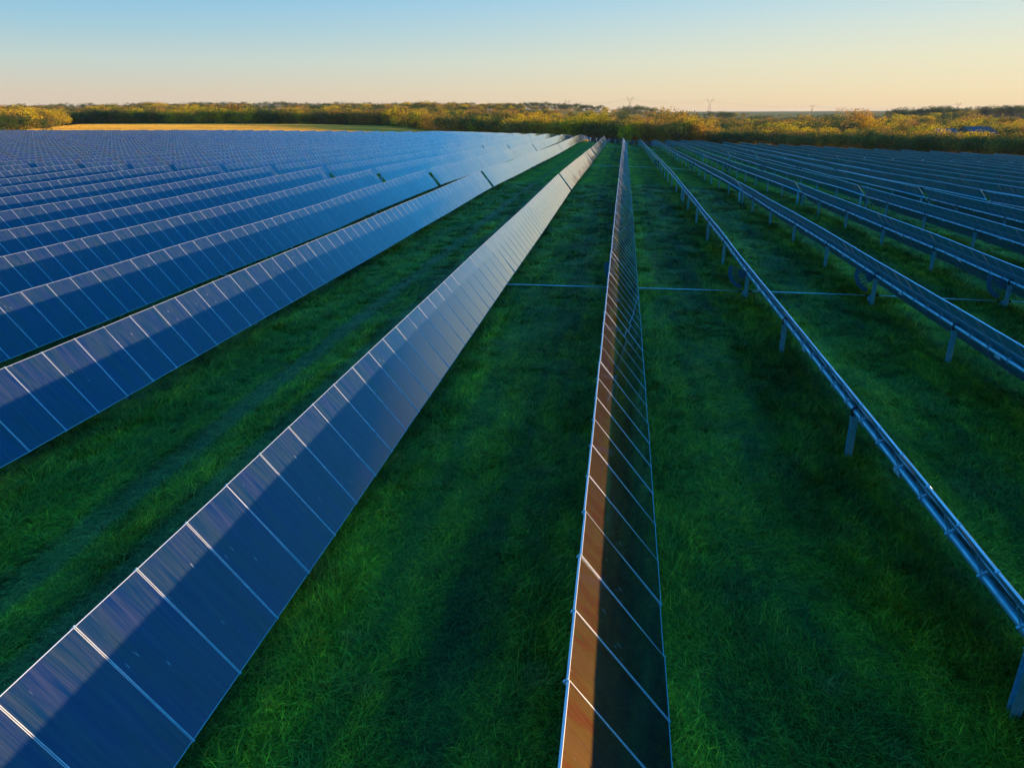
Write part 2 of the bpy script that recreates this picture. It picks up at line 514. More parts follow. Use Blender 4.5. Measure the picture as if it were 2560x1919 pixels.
def y_end_right(x):
    # end of the array to the right: the boundary follows the wood
    return 9999 if x < 42 else 262 - (x-42)*1.02

def axis_frame(x, ya, yb):
    za, zb = float(tube_rel(x, ya))+CAM_H, float(tube_rel(x, yb))+CAM_H
    return za, zb

def merged_bank(x, ys, zf, roll_sd=.004, glass='glass'):
    V0, F0, M0, U0 = module_local(None, .006)
    V0 = np.array(V0); n = len(ys); nv = len(V0)
    r = np.random.default_rng(int(abs(x)*100+ys[0]) % 99991)
    Vs = np.empty((n, nv, 3))
    for i, y in enumerate(ys):
        ro, pi = r.normal(0, roll_sd), r.normal(0, roll_sd)
        P = to_world_frame(V0, ro, pi) + NR*OFF
        z1, z2 = zf(y-.6), zf(y+.6)
        P[:, 2] += (z1+z2)/2 + P[:, 1]*(z2-z1)/1.2
        P[:, 1] += y; P[:, 0] += x
        Vs[i] = P
    V = Vs.reshape(-1, 3)
    F = np.array(F0); F = (F[None] + (np.arange(n)*nv)[:, None, None]).reshape(-1, 4)
    me = bpy.data.meshes.new('panel_bank')
    me.vertices.add(len(V)); me.vertices.foreach_set('co', V.ravel())
    me.loops.add(F.size); me.loops.foreach_set('vertex_index', F.ravel().astype(np.int32))
    me.polygons.add(len(F)); me.polygons.foreach_set('loop_start', (np.arange(len(F))*4).astype(np.int32))
    me.polygons.foreach_set('loop_total', np.full(len(F), 4, np.int32))
    me.polygons.foreach_set('material_index', np.tile(np.array(M0, np.int32), n))
    uv = np.array(U0, float).reshape(-1, 2)
    U = (uv[None] + r.uniform(0, 60, (n, 1, 2))).reshape(-1)
    me.uv_layers.new(name='UVMap').data.foreach_set('uv', U)
    me.update(calc_edges=True)
    for m in (M[glass], M['back'], M['frame']): me.materials.append(m)
    return me

ROWS_LEFT = 42
ROWS_RIGHT = 36
MOTOR = {0: 33.9, 1: 33.5, 2: 33.5}
rod_ys = [33.6, 122.5, 212.0]

def build_section(k, si, y_start, n):
    x = row_x(k)
    ymin = max(visible_y(x), -8)
    yend_all = y_end_right(x)
    i0 = max(0, int((ymin-y_start)/PITCHM)); 
    i1 = n
    if k > 0: i1 = min(n, int((yend_all-y_start)/PITCHM))
    if i1 - i0 < 3: return
    idx = range(i0, i1)
    ya, yb = y_start+i0*PITCHM, y_start+i1*PITCHM
    knots = np.arange(math.floor(ya/8.1)-1, math.ceil(yb/8.1)+2)*8.1
    kr = np.random.default_rng((k+60)*17+si)
    kz = tube_rel(np.full(len(knots), x), knots) + CAM_H + kr.normal(0, .026, len(knots))
    zf = lambda y: float(np.interp(y, knots, kz))
    if k == 0: which = 'central tracker row, seen almost edge-on'
    elif k == -1: which = 'bright mirror-like tracker row left of the central row'
    elif k < -1: which = '%s blue tracker row beyond the grass aisle' % ordinal(-k-1)
    else: which = '%s tracker row right of the central row' % ordinal(k)
    part = ['nearest section', 'middle section', 'far section', 'last sloping section'][si]
    lab = part + ' of the ' + which
    root = empty('solar_tracker', (x, (ya+yb)/2, gz(x, (ya+yb)/2)), lab, 'solar tracker', 'rows of tilted solar trackers across the field')
    inv = Vector(root.location)
    def kid(name, me, loc=(0, 0, 0), parent=root):
        o = bpy.data.objects.new(name, me); C.objects.link(o); o.parent = parent
        if parent is root: o.location = Vector(loc) - inv
        return o
    # detail level by how large it shows
    detail = 2 if si == 0 else (1 if (si == 1 and -8 <= k <= 9) else 0)
    if detail == 2:
        sub = k in (-2, -1, 0, 1)
        tr = random.Random(k*31+5)
        for i in idx:
            y = y_start+(i+.5)*PITCHM
            z1, z2 = zf(y-.6), zf(y+.6)
            v = tr.randrange(NVAR)
            o = kid('solar_panel', module_gold[v] if k == 0 else module_glass[v] if sub else module_full[v], (x+NR[0]*OFF, y, (z1+z2)/2+NR[2]*OFF))
            o.rotation_euler = (math.atan((z2-z1)/1.2)+tr.gauss(0, .004), tr.gauss(0, .006 if k < 1 else .0015), 0)
            if sub:
                f = bpy.data.objects.new('frame', module_frame); C.objects.link(f); f.parent = o
        if k >= -2:
            for i in list(idx)+[i1]:
                y = y_start+i*PITCHM
                kid('bracket', BRACKET, (x, y, zf(y)))
    else:
        ys = [y_start+(i+.5)*PITCHM for i in idx]
        kid('panel_bank', merged_bank(x, ys, zf, glass='gold_sheen' if k == 0 else 'glass'))
        for o in [C.objects[-1]]: pass
    # torque tube
    mb = MB()
    ee = .55 if i1 == n else .1
    ty = [ya-.3]+[q for q in knots if ya < q < yb]+[yb+ee-.25]
    mb.tube([(x-inv.x, y-inv.y, zf(y)-inv.z) for y in ty], .068, 10 if detail else 6)
    tb = mb.mesh('torque_tube', True); tb.materials.append(M['steel'])
    kid('torque_tube', tb, inv)
    # posts
    if True:
        ph = {0: 33.9}.get(k, 33.4 if k > 0 else 34.5) + [0, 89.3, 178.5, 270][si]
        ps = [ph+8.2*j for j in range(-12, 13)]
        ps = [p for p in ps if ya+.4 < p < yb-2.2]
        if i1 == n: ps.append(yb-.35)
        ps.append(ya+.35 if si > 0 and i0 == 0 else None)
        ps = [p for p in ps if p is not None]
        for p in ps:
            kid('post', POST, (x, p, zf(p)))
            if detail == 2 and k >= -2: kid('bearing', BEARING, (x, p, zf(p)))
        if detail and k >= -1 and i1 == n: kid('damper', DAMPER, (x, yb-.35, zf(yb)))
        # drive
        if si < 3:
            ry = rod_ys[si]
            if ya+1 < ry < yb-1 and detail:
                kid('drive_gear', GEAR, (x, ry+.10, zf(ry)))
                gb = kid('gearbox', GEARBOX, (x, ry, gz(x, ry)+.36))
                if abs(ry-ph) > 1: kid('post', POST, (x, ry, zf(ry)))
    if detail == 2 and k >= 1:
        for j, p in enumerate([ph+8.15*j-3.2 for j in range(-4, 6)]):
            if ya+.5 < p < yb-.5: kid('coupling_plate', PLATE, (x, p, zf(p)))
        # red and black strings clipped along the back, near the low edge
        for nm, mt, uo, r_ in (('red_cable', 'red', -.72, .013), ('black_cable', 'black', -.30, .012)):
            mb = MB(); pts = []
            L = np.arange(ya+.3, yb-.3, .3)
            for q in L:
                s_ = .05*math.sin((q-ya)/PITCHM*math.pi)**2 + .03*math.sin(q*.9)
                P = UP*(uo-s_*.6) + NR*(OFF-.03-s_*.5)
                pts.append((x+P[0]-inv.x, q-inv.y, zf(q)+P[2]-inv.z))
            mb.tube(pts, r_, 4)
            cm = mb.mesh(nm); cm.materials.append(M[mt]); kid('cable', cm, inv)
        # mounting rails along the back of the modules
        mb = MB()
        for uo in (-.40, .40):
            pts = []
            for q in [ya]+[q for q in knots if ya < q < yb]+[yb]:
                P = UP*uo + NR*(OFF-.012)
                pts.append((x+P[0]-inv.x, q-inv.y, zf(q)+P[2]-inv.z))
            mb.tube(pts, .011, 4)
        cm = mb.mesh('rail'); cm.materials.append(M['bracket']); kid('rail', cm, inv)

for k in range(-ROWS_LEFT-1, ROWS_RIGHT+1):
    for si, (ys_, n_) in enumerate(gaps(k)):
        build_section(k, si, ys_, n_)

# link rods that turn all the rows together
for ri, ry in enumerate(rod_ys):
    xs = [row_x(k) for k in range(-14, 15)] if ri else [row_x(k) for k in range(-9, 8)]
    xs = [q for q in xs if ry > visible_y(q)-8]
    root = empty('drive_rod', (xs[0], ry, gz(xs[0], ry)), ['nearest thin steel drive rod crossing the grass under the tracker rows',
        'second thin drive rod crossing the grass lanes halfway down the rows', 'farthest thin drive rod crossing the lanes near the wood'][ri], 'rod', 'drive rods linking the rows')
    for a, b in zip(xs[:-1], xs[1:]):
        if b-a > 7: continue
        A = Vector((a+.28, ry, gz(a, ry)+.40)); B = Vector((b-.28, ry, gz(b, ry)+.40))
        mb = MB(); mb.tube([A-root.location, B-root.location], .024, 8)
        me = mb.mesh('shaft', True); me.materials.append(M['frame']); o = bpy.data.objects.new('shaft', me); C.objects.link(o); o.parent = root
        mb = MB()
        for P, s in ((A, -1), (B, 1)):
            Q = P-root.location
            mb.tube([Q, Q+Vector((s*.07, 0, 0))], .045, 8); mb.tube([Q+Vector((s*.09, 0, 0)), Q+Vector((s*.17, 0, -.03))], .04, 8)
        me = mb.mesh('joint'); me.materials.append(M['black']); o = bpy.data.objects.new('joint', me); C.objects.link(o); o.parent = root

# ------------------------------------------------------------------ ground sheet
def axis_pts(segs):
    out = []
    for a, b, s in segs: out += list(np.arange(a, b, s))
    return np.array(out)
gx = axis_pts([(-9000, -2500, 500), (-2500, -900, 60), (-900, -320, 20), (-320, -60, 4), (-60, 60, 1.0), (60, 300, 4), (300, 900, 20), (900, 2500, 60), (2500, 9001, 500)])
gy = axis_pts([(-60, 0, 5), (0, 110, 1.0), (110, 340, 2.5), (340, 700, 6), (700, 1500, 20), (1500, 3000, 80), (3000, 9001, 400)])
GX, GY = np.meshgrid(gx, gy)
GZ = ground(GX, GY) + bump(GX, GY)
far_w = np.clip((GY-500)/600, 0, 1)
GZ = GZ + far_w*(1.6*np.sin(GX/160+.7)*np.sin(GY/230) + 1.0*np.sin(GX/67+GY/90))
ny, nx = GX.shape
V = np.stack([GX, GY, GZ], -1).reshape(-1, 3)
ii = np.arange(ny*nx).reshape(ny, nx)
F = np.stack([ii[:-1, :-1], ii[:-1, 1:], ii[1:, 1:], ii[1:, :-1]], -1).reshape(-1, 4)
me = bpy.data.meshes.new('ground')
me.vertices.add(len(V)); me.vertices.foreach_set('co', V.ravel())
me.loops.add(F.size); me.loops.foreach_set('vertex_index', F.ravel().astype(np.int32))
me.polygons.add(len(F)); me.polygons.foreach_set('loop_start', (np.arange(len(F))*4).astype(np.int32))
me.polygons.foreach_set('loop_total', np.full(len(F), 4, np.int32))
me.polygons.foreach_set('use_smooth', np.ones(len(F), bool))
me.update(calc_edges=True)
# land cover: r = dry golden field and painted sunlit ground, g = leaf litter under the woods, b = mown green beyond
def field_mask(x, y):
    a = x/np.maximum(y, 1)
    m = (y > 264) & (y < field_edge(x, y)) & (a < -.02)
    return m
def field_edge(x, y):
    a = x/np.maximum(y, 1)
    return np.interp(a, [-1.2, -.85, -.78, -.6, -.3, -.2, -.12, -.05], [300, 330, 430, 440, 440, 420, 370, 300])
a_ = GX/np.maximum(GY, 1)
fm = field_mask(GX, GY).astype(float)
gold = fm*np.interp(a_, [-1, -.5, -.36, -.3], [1, 1, .55, .25])
clear = ((GY > 900) & (GY < 1150) & (a_ > -.52) & (a_ < -.40)) | ((GY > 820) & (GY < 1180) & (a_ > -.135) & (a_ < .03)) | (GY > 1350)
clear |= (GY > 640) & (GY < 690) & (a_ > .36) & (a_ < .44)
clear |= (np.sin(GY/75.0+a_*9+np.sin(a_*23)) > .35) & (a_ > -.10) & (GY > 500)
gold = np.maximum(gold, clear*.75)
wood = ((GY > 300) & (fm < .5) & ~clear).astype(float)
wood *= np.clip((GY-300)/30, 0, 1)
sunlit_strip = np.exp(-((GY-268)/9)**2)*(GX > 20)*(GX < 60)*.35  # low-sun gold painted onto the ground beyond the crest
gold = np.maximum(gold, sunlit_strip)
ca = me.color_attributes.new('cover', 'FLOAT_COLOR', 'POINT')
ca.data.foreach_set('color', np.stack([gold, wood, fm, np.ones_like(gold)], -1).reshape(-1))
g_m, t, b = new_mat('meadow_ground')
geo = t.nodes.new('ShaderNodeNewGeometry'); pos = geo.outputs['Position']
def grass_colour(t, pos):
    big = noise(t, scaled(t, pos, (1.0, .35, 1)), .45, 4, .6)
    mid = noise(t, scaled(t, pos, (1.0, .55, 1)), 1.9, 4, .6)
    streak = noise(t, scaled(t, pos, (1.1, .07, 1)), 1.0, 3, .6)
    fine = noise(t, pos, 9, 3, .7)
    s = math_node(t, 'ADD', math_node(t, 'ADD', math_node(t, 'MULTIPLY', big, .36), math_node(t, 'MULTIPLY', mid, .24)),
                  math_node(t, 'ADD', math_node(t, 'MULTIPLY', streak, .26), math_node(t, 'MULTIPLY', fine, .14)))
    c = ramp_node(t, s, [(.34, (.045, .056, .014)), (.43, (.11, .12, .015)), (.50, (.25, .20, .014)), (.57, (.50, .31, .014)), (.66, (.85, .42, .020))])
    dead = ramp_node(t, noise(t, pos, .8, 3, .65), [(.56, (0,)*3), (.70, (.50,)*3)])
    col = mix_col(t, dead.outputs[0], c.outputs[0], (.42, .19, .045))
    # aisle between the first rows: yellower sward with two worn wheel tracks
    sx = t.nodes.new('ShaderNodeSeparateXYZ'); t.links.new(pos, sx.inputs[0])
    def band(x0, w):
        d = math_node(t, 'ABSOLUTE', math_node(t, 'SUBTRACT', sx.outputs[0], x0))
        mr_ = t.nodes.new('ShaderNodeMapRange'); mr_.interpolation_type = 'SMOOTHSTEP'
        mr_.inputs[1].default_value = w; mr_.inputs[2].default_value = w*.35; t.links.new(d, mr_.inputs[0]); return mr_.outputs[0]
    col = mix_col(t, math_node(t, 'MULTIPLY', band(-12.0, 2.6), .40), col, mix_col(t, mid, (.05, .12, .012), (.26, .30, .012)))
    tracks = math_node(t, 'MULTIPLY', math_node(t, 'ADD', band(-8.9, .55), band(-10.7, .55), True), math_node(t, 'MULTIPLY', streak, 1.1))
    col = mix_col(t, tracks, col, (.22, .13, .06))
    tracks = math_node(t, 'MULTIPLY', math_node(t, 'ADD', band(-2.2, .35), band(-3.8, .35), True), math_node(t, 'MULTIPLY', streak, .5))
    col = mix_col(t, tracks, col, (.035, .09, .03))
    # sward colour multiplied darker and brighter in bands parallel to the rows
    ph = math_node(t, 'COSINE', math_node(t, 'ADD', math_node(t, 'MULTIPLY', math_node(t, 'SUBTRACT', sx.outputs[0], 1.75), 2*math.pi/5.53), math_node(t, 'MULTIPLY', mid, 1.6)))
    lane_tint = ramp_node(t, math_node(t, 'ADD', math_node(t, 'MULTIPLY', ph, .5), .5), [(0, (.68, .72, .85)), (.55, (.92, .92, .92)), (1, (1.2, 1.15, .95))])
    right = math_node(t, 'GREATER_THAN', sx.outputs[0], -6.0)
    col = mix_col(t, math_node(t, 'MULTIPLY', right, 1.0), col, mix_col(t, 1.0, col, lane_tint.outputs[0], 'MULTIPLY'))
    return col, s
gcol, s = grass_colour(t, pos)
att = t.nodes.new('ShaderNodeAttribute'); att.attribute_name = 'cover'
sp = t.nodes.new('ShaderNodeSeparateColor'); t.links.new(att.outputs['Color'], sp.inputs[0])
n1 = noise(t, scaled(t, pos, (.02, .12, 1)), 1, 5, .6)
goldc = ramp_node(t, n1, [(.3, (.30, .17, .03)), (.5, (.42, .25, .05)), (.7, (.50, .30, .07))])
midc = ramp_node(t, n1, [(.3, (.06, .10, .03)), (.7, (.14, .15, .04))])
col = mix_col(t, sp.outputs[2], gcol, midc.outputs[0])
col = mix_col(t, sp.outputs[0], col, goldc.outputs[0])
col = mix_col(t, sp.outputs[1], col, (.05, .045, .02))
mud = ramp_node(t, noise(t, scaled(t, pos, (.8, .5, 1)), .9, 3, .5), [(.60, (0,)*3), (.67, (.85,)*3)])
col = mix_col(t, mud.outputs[0], col, (.012, .035, .035))
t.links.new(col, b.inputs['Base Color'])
b.inputs['Roughness'].default_value = .9; b.inputs['Specular IOR Level'].default_value = .04
bp = t.nodes.new('ShaderNodeBump'); bp.inputs['Strength'].default_value = .8; bp.inputs['Distance'].default_value = .12
h = math_node(t, 'ADD', noise(t, pos, 7, 6, .7), math_node(t, 'MULTIPLY', noise(t, pos, 1.5, 3), 2.0))
t.links.new(h, bp.inputs['Height']); t.links.new(bp.outputs[0], b.inputs['Normal'])
me.materials.append(g_m)
ground_o = bpy.data.objects.new('ground', me); C.objects.link(ground_o)
ground_o['kind'] = 'structure'; ground_o['label'] = 'green grassy field under the trackers'

# ------------------------------------------------------------------ grass: tufts instanced over the near ground
def grass_mat():
    m, t, b = new_mat('grass_blades')
    g = t.nodes.new('ShaderNodeNewGeometry')
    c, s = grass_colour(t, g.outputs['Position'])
    v = ramp_node(t, g.outputs['Random Per Island'], [(0, (.22,)*3), (.5, (.95,)*3), (.88, (1.7,)*3), (1, (4.0, 2.8, 2.0))])
    c2 = mix_col(t, 1.0, c, v.outputs[0], 'MULTIPLY')
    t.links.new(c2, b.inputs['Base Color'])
    b.inputs['Roughness'].default_value = .45; b.inputs['Specular IOR Level'].default_value = .08
    return m
GM = grass_mat()
hidden = bpy.data.collections.new('templates')
def tuft(seed, nb=46, rad=.17, hgt=.17):
    r = random.Random(seed); mb = MB()
    lean = r.uniform(0, 6.28)
    for i in range(nb):
        a = r.uniform(0, 6.28); d = rad*math.sqrt(r.random())
        x, y = d*math.cos(a), d*math.sin(a); h = hgt*r.uniform(.5, 1.35)
        la = lean + r.gauss(0, .8); ln = h*r.uniform(.3, 1.5)
        w = r.uniform(.0035, .0085); px, py = -math.sin(la)*w, math.cos(la)*w
        pts = []
        for q in (0, .45, .8, 1.0):
            o = ln*q*q; z = h*q*(1-.28*q)
            pts.append((x+math.cos(la)*o, y+math.sin(la)*o, z, 1-q*.85))
        vs = []
        for X, Y, Z, ww in pts:
            vs += [(X-px*ww, Y-py*ww, Z-.01), (X+px*ww, Y+py*ww, Z-.01)]
        mb.add(vs, [(0, 1, 3, 2), (2, 3, 5, 4), (4, 5, 7, 6)])
    me = mb.mesh('grass_tuft'); me.materials.append(GM)
    o = bpy.data.objects.new('grass_tuft', me); hidden.objects.link(o); return o
for i in range(8): tuft(i)

def instancer(name, pts, rotz, scl, coll, tilt=None):
    me = bpy.data.meshes.new(name); me.vertices.add(len(pts)); me.vertices.foreach_set('co', np.asarray(pts, np.float32).ravel())
    a = me.attributes.new('rot', 'FLOAT_VECTOR', 'POINT')
    rv = np.zeros((len(pts), 3), np.float32); rv[:, 2] = rotz
    if tilt is not None: rv[:, :2] = tilt
    a.data.foreach_set('vector', rv.ravel())
    a = me.attributes.new('scl', 'FLOAT_VECTOR', 'POINT'); a.data.foreach_set('vector', np.asarray(scl, np.float32).ravel())
    o = bpy.data.objects.new(name, me); C.objects.link(o)
    ng = bpy.data.node_groups.new(name+'_nodes', 'GeometryNodeTree')
    ng.interface.new_socket('Geometry', in_out='INPUT', socket_type='NodeSocketGeometry')
    ng.interface.new_socket('Geometry', in_out='OUTPUT', socket_type='NodeSocketGeometry')
    gi, go = ng.nodes.new('NodeGroupInput'), ng.nodes.new('NodeGroupOutput')
    iop = ng.nodes.new('GeometryNodeInstanceOnPoints'); ci = ng.nodes.new('GeometryNodeCollectionInfo')
    ci.inputs['Collection'].default_value = coll; ci.inputs['Separate Children'].default_value = True
    ci.inputs['Reset Children'].default_value = True
    iop.inputs['Pick Instance'].default_value = True
    ra = ng.nodes.new('GeometryNodeInputNamedAttribute'); ra.data_type = 'FLOAT_VECTOR'; ra.inputs[0].default_value = 'rot'
    sa = ng.nodes.new('GeometryNodeInputNamedAttribute'); sa.data_type = 'FLOAT_VECTOR'; sa.inputs[0].default_value = 'scl'
    rn = ng.nodes.new('FunctionNodeRandomValue'); rn.data_type = 'INT'
    for s_ in rn.inputs:
        if s_.enabled and s_.name == 'Min': s_.default_value = 0
        if s_.enabled and s_.name == 'Max': s_.default_value = 9999
    L = ng.links.new
    L(gi.outputs[0], iop.inputs['Points']); L(ci.outputs[0], iop.inputs['Instance'])
    L(ra.outputs['Attribute'], iop.inputs['Rotation']); L(sa.outputs['Attribute'], iop.inputs['Scale'])
    L([q for q in rn.outputs if q.enabled][0], iop.inputs['Instance Index'])
    L(iop.outputs[0], go.inputs[0])
    md = o.modifiers.new('scatter', 'NODES'); md.node_group = ng
    return o

r = np.random.default_rng(3)
P = []
for d0, d1 in [(3.5, 6), (6, 9), (9, 12), (12, 16), (16, 22), (22, 30), (30, 42), (42, 60), (60, 90)]:
    dm = (d0+d1)/2; dens = min(85.0, 100*(12/dm)**1.7)
    A0, A1 = (-1.25, 1.1) if d1 < 13 else (-.95, .75)
    area = .5*(d1*d1-d0*d0)*(A1-A0)
    n = int(area*dens)
    d = np.sqrt(r.uniform(d0*d0, d1*d1, n)); az = r.uniform(A0, A1, n)
    x, y = d*np.sin(az), d*np.cos(az)
    P.append(np.stack([x, y, np.full(n, dm)], -1))
P = np.concatenate(P)
# directly hidden behind the glass faces of the left rows there is no need for grass
dep = P[:, 0]*fw.x + P[:, 1]*fw.y - 8.1*fw.z
pu = FPX*(P[:, 0]*rt2.x + P[:, 1]*rt2.y - 8.1*rt2.z)/dep; pv = -FPX*(P[:, 0]*up2.x + P[:, 1]*up2.y - 8.1*up2.z)/dep
keep = (dep > 1) & (np.abs(pu) < 1480) & (pv < 1150) & ~((P[:, 0] < -17) & (P[:, 1] > 10) & (P[:, 1] < 200) & (P[:, 0] < -22))
P = P[keep]
zz = ground(P[:, 0], P[:, 1]) + bump(P[:, 0], P[:, 1])
flow = 2.5*np.sin(P[:, 0]*.8+np.sin(P[:, 1]*.6)*1.5) + 1.7*np.sin(P[:, 1]*.9+P[:, 0]*.4)
hv = 1 + .45*np.sin(P[:, 0]*1.7+np.cos(P[:, 1]*.5)*2)*np.sin(P[:, 1]*.37+1)
# longer grass under the panels, shorter on the wheel lanes
near_row = np.min(np.abs(P[:, :1] - np.array([row_x(k) for k in range(-6, 12)])[None]), axis=1)
hv *= np.where(near_row < 1.4, 1.25, .85)
lane = np.minimum(np.abs(P[:, 0]+8.9), np.abs(P[:, 0]+10.7)) < .42
hv = np.where(lane, hv*.35, hv)
sc = np.clip((P[:, 2]/14)**.55, 1, 2.6)*r.uniform(.75, 1.3, len(P))
gr = instancer('grass', np.stack([P[:, 0], P[:, 1], zz], -1), flow+r.normal(0, .9, len(P)), np.stack([sc, sc, sc*hv*np.clip((P[:,2]/14)**-.35,.5,1)], -1), hidden)
gr['kind'] = 'stuff'; gr['label'] = 'long matted green grass growing between the tracker rows'; gr['category'] = 'grass'

# dry standing grass of the golden field: upright stalks that catch the low sun
dm, t, b = new_mat('dry_grass')
g = t.nodes.new('ShaderNodeNewGeometry')
dc = ramp_node(t, noise(t, scaled(t, g.outputs['Position'], (.02, .10, 1)), 1, 4), [(.35, (.55, .34, .05)), (.55, (.80, .52, .09)), (.7, (.65, .43, .10))])
t.links.new(dc.outputs[0], b.inputs['Base Color']); b.inputs['Roughness'].default_value = .8; b.inputs['Specular IOR Level'].default_value = .1
dry = bpy.data.collections.new('dry_templates')
for q in range(4):
    rr_ = random.Random(q); mb = MB()
    for i in range(34):
        x_, y_, a_2 = rr_.uniform(-.7, .7), rr_.uniform(-.7, .7), rr_.uniform(0, 6.28)
        h_, w_ = rr_.uniform(.25, .55), rr_.uniform(.05, .12); lx, ly = rr_.gauss(0, .12), rr_.gauss(0, .12)
        ca_, sa_ = math.cos(a_2)*w_, math.sin(a_2)*w_
        mb.add([(x_-ca_, y_-sa_, -.1), (x_+ca_, y_+sa_, -.1), (x_+ca_*.5+lx, y_+sa_*.5+ly, h_), (x_-ca_*.5+lx, y_-sa_*.5+ly, h_)], [(0, 1, 2, 3)])
    me_ = mb.mesh('dry_tuft'); me_.materials.append(dm); o_ = bpy.data.objects.new('dry_tuft', me_); dry.objects.link(o_)
r = np.random.default_rng(8)
nn = 150000
y_ = r.uniform(264, 452, nn); a_3 = r.uniform(-.98, -.05, nn); x_ = a_3*y_
kp = field_mask(x_, y_) & (r.random(nn) < np.interp(a_3, [-1, -.5, -.36, -.2, -.05], [1, 1, .7, .35, .15]))
x_, y_ = x_[kp], y_[kp]
s1 = r.uniform(.8, 1.4, len(x_))
dg = instancer('dry_grass', np.stack([x_, y_, ground(x_, y_)], -1), r.uniform(0, 6.28, len(x_)), np.stack([s1, s1, s1], -1), dry)
dg['kind'] = 'stuff'; dg['label'] = 'sunlit golden dry grass on the field beyond the left rows'; dg['category'] = 'dry grass'

# ------------------------------------------------------------------ trees
def foliage_mat(name, stops, var=.5):
    m, t, b = new_mat(name)
    oi_ = t.nodes.new('ShaderNodeObjectInfo'); g = t.nodes.new('ShaderNodeNewGeometry')
    f = math_node(t, 'ADD', math_node(t, 'MULTIPLY', oi_.outputs['Random'], .75), math_node(t, 'MULTIPLY', g.outputs['Random Per Island'], .25))
    c = ramp_node(t, f, stops)
    v = ramp_node(t, g.outputs['Random Per Island'], [(0, (1-var,)*3), (1, (1+var*.6,)*3)])
    c2 = mix_col(t, 1.0, c.outputs[0], v.outputs[0], 'MULTIPLY')
    t.links.new(c2, b.inputs['Base Color']); b.inputs['Roughness'].default_value = .7
    b.inputs['Specular IOR Level'].default_value = .1
    tr = t.nodes.new('ShaderNodeBsdfTranslucent'); t.links.new(c2, tr.inputs[0])
    ms = t.nodes.new('ShaderNodeMixShader'); ms.inputs[0].default_value = .42
    t.links.new(b.outputs[0], ms.inputs[1]); t.links.new(tr.outputs[0], ms.inputs[2])
    t.links.new(ms.outputs[0], t.nodes['Material Output'].inputs[0])
    return m
FOL = {
 'mixed': foliage_mat('autumn_leaves', [(.1, (.07, .10, .02)), (.3, (.24, .20, .03)), (.5, (.48, .30, .03)), (.7, (.66, .36, .04)), (.9, (.30, .15, .06))]),
 'gold': foliage_mat('golden_leaves', [(0, (.62, .50, .015)), (.5, (.75, .55, .015)), (1, (.75, .46, .02))]),
 'dark': foliage_mat('dark_leaves', [(0, (.05, .10, .03)), (.6, (.08, .14, .03)), (1, (.15, .18, .03))]),
}
bark, t, b = new_mat('bark'); b.inputs['Roughness'].default_value = .9
t.links.new(ramp_node(t, noise(t, None, 9, 4), [(.3, (.07, .05, .035)), (.7, (.17, .13, .09))]).outputs[0], b.inputs['Base Color'])

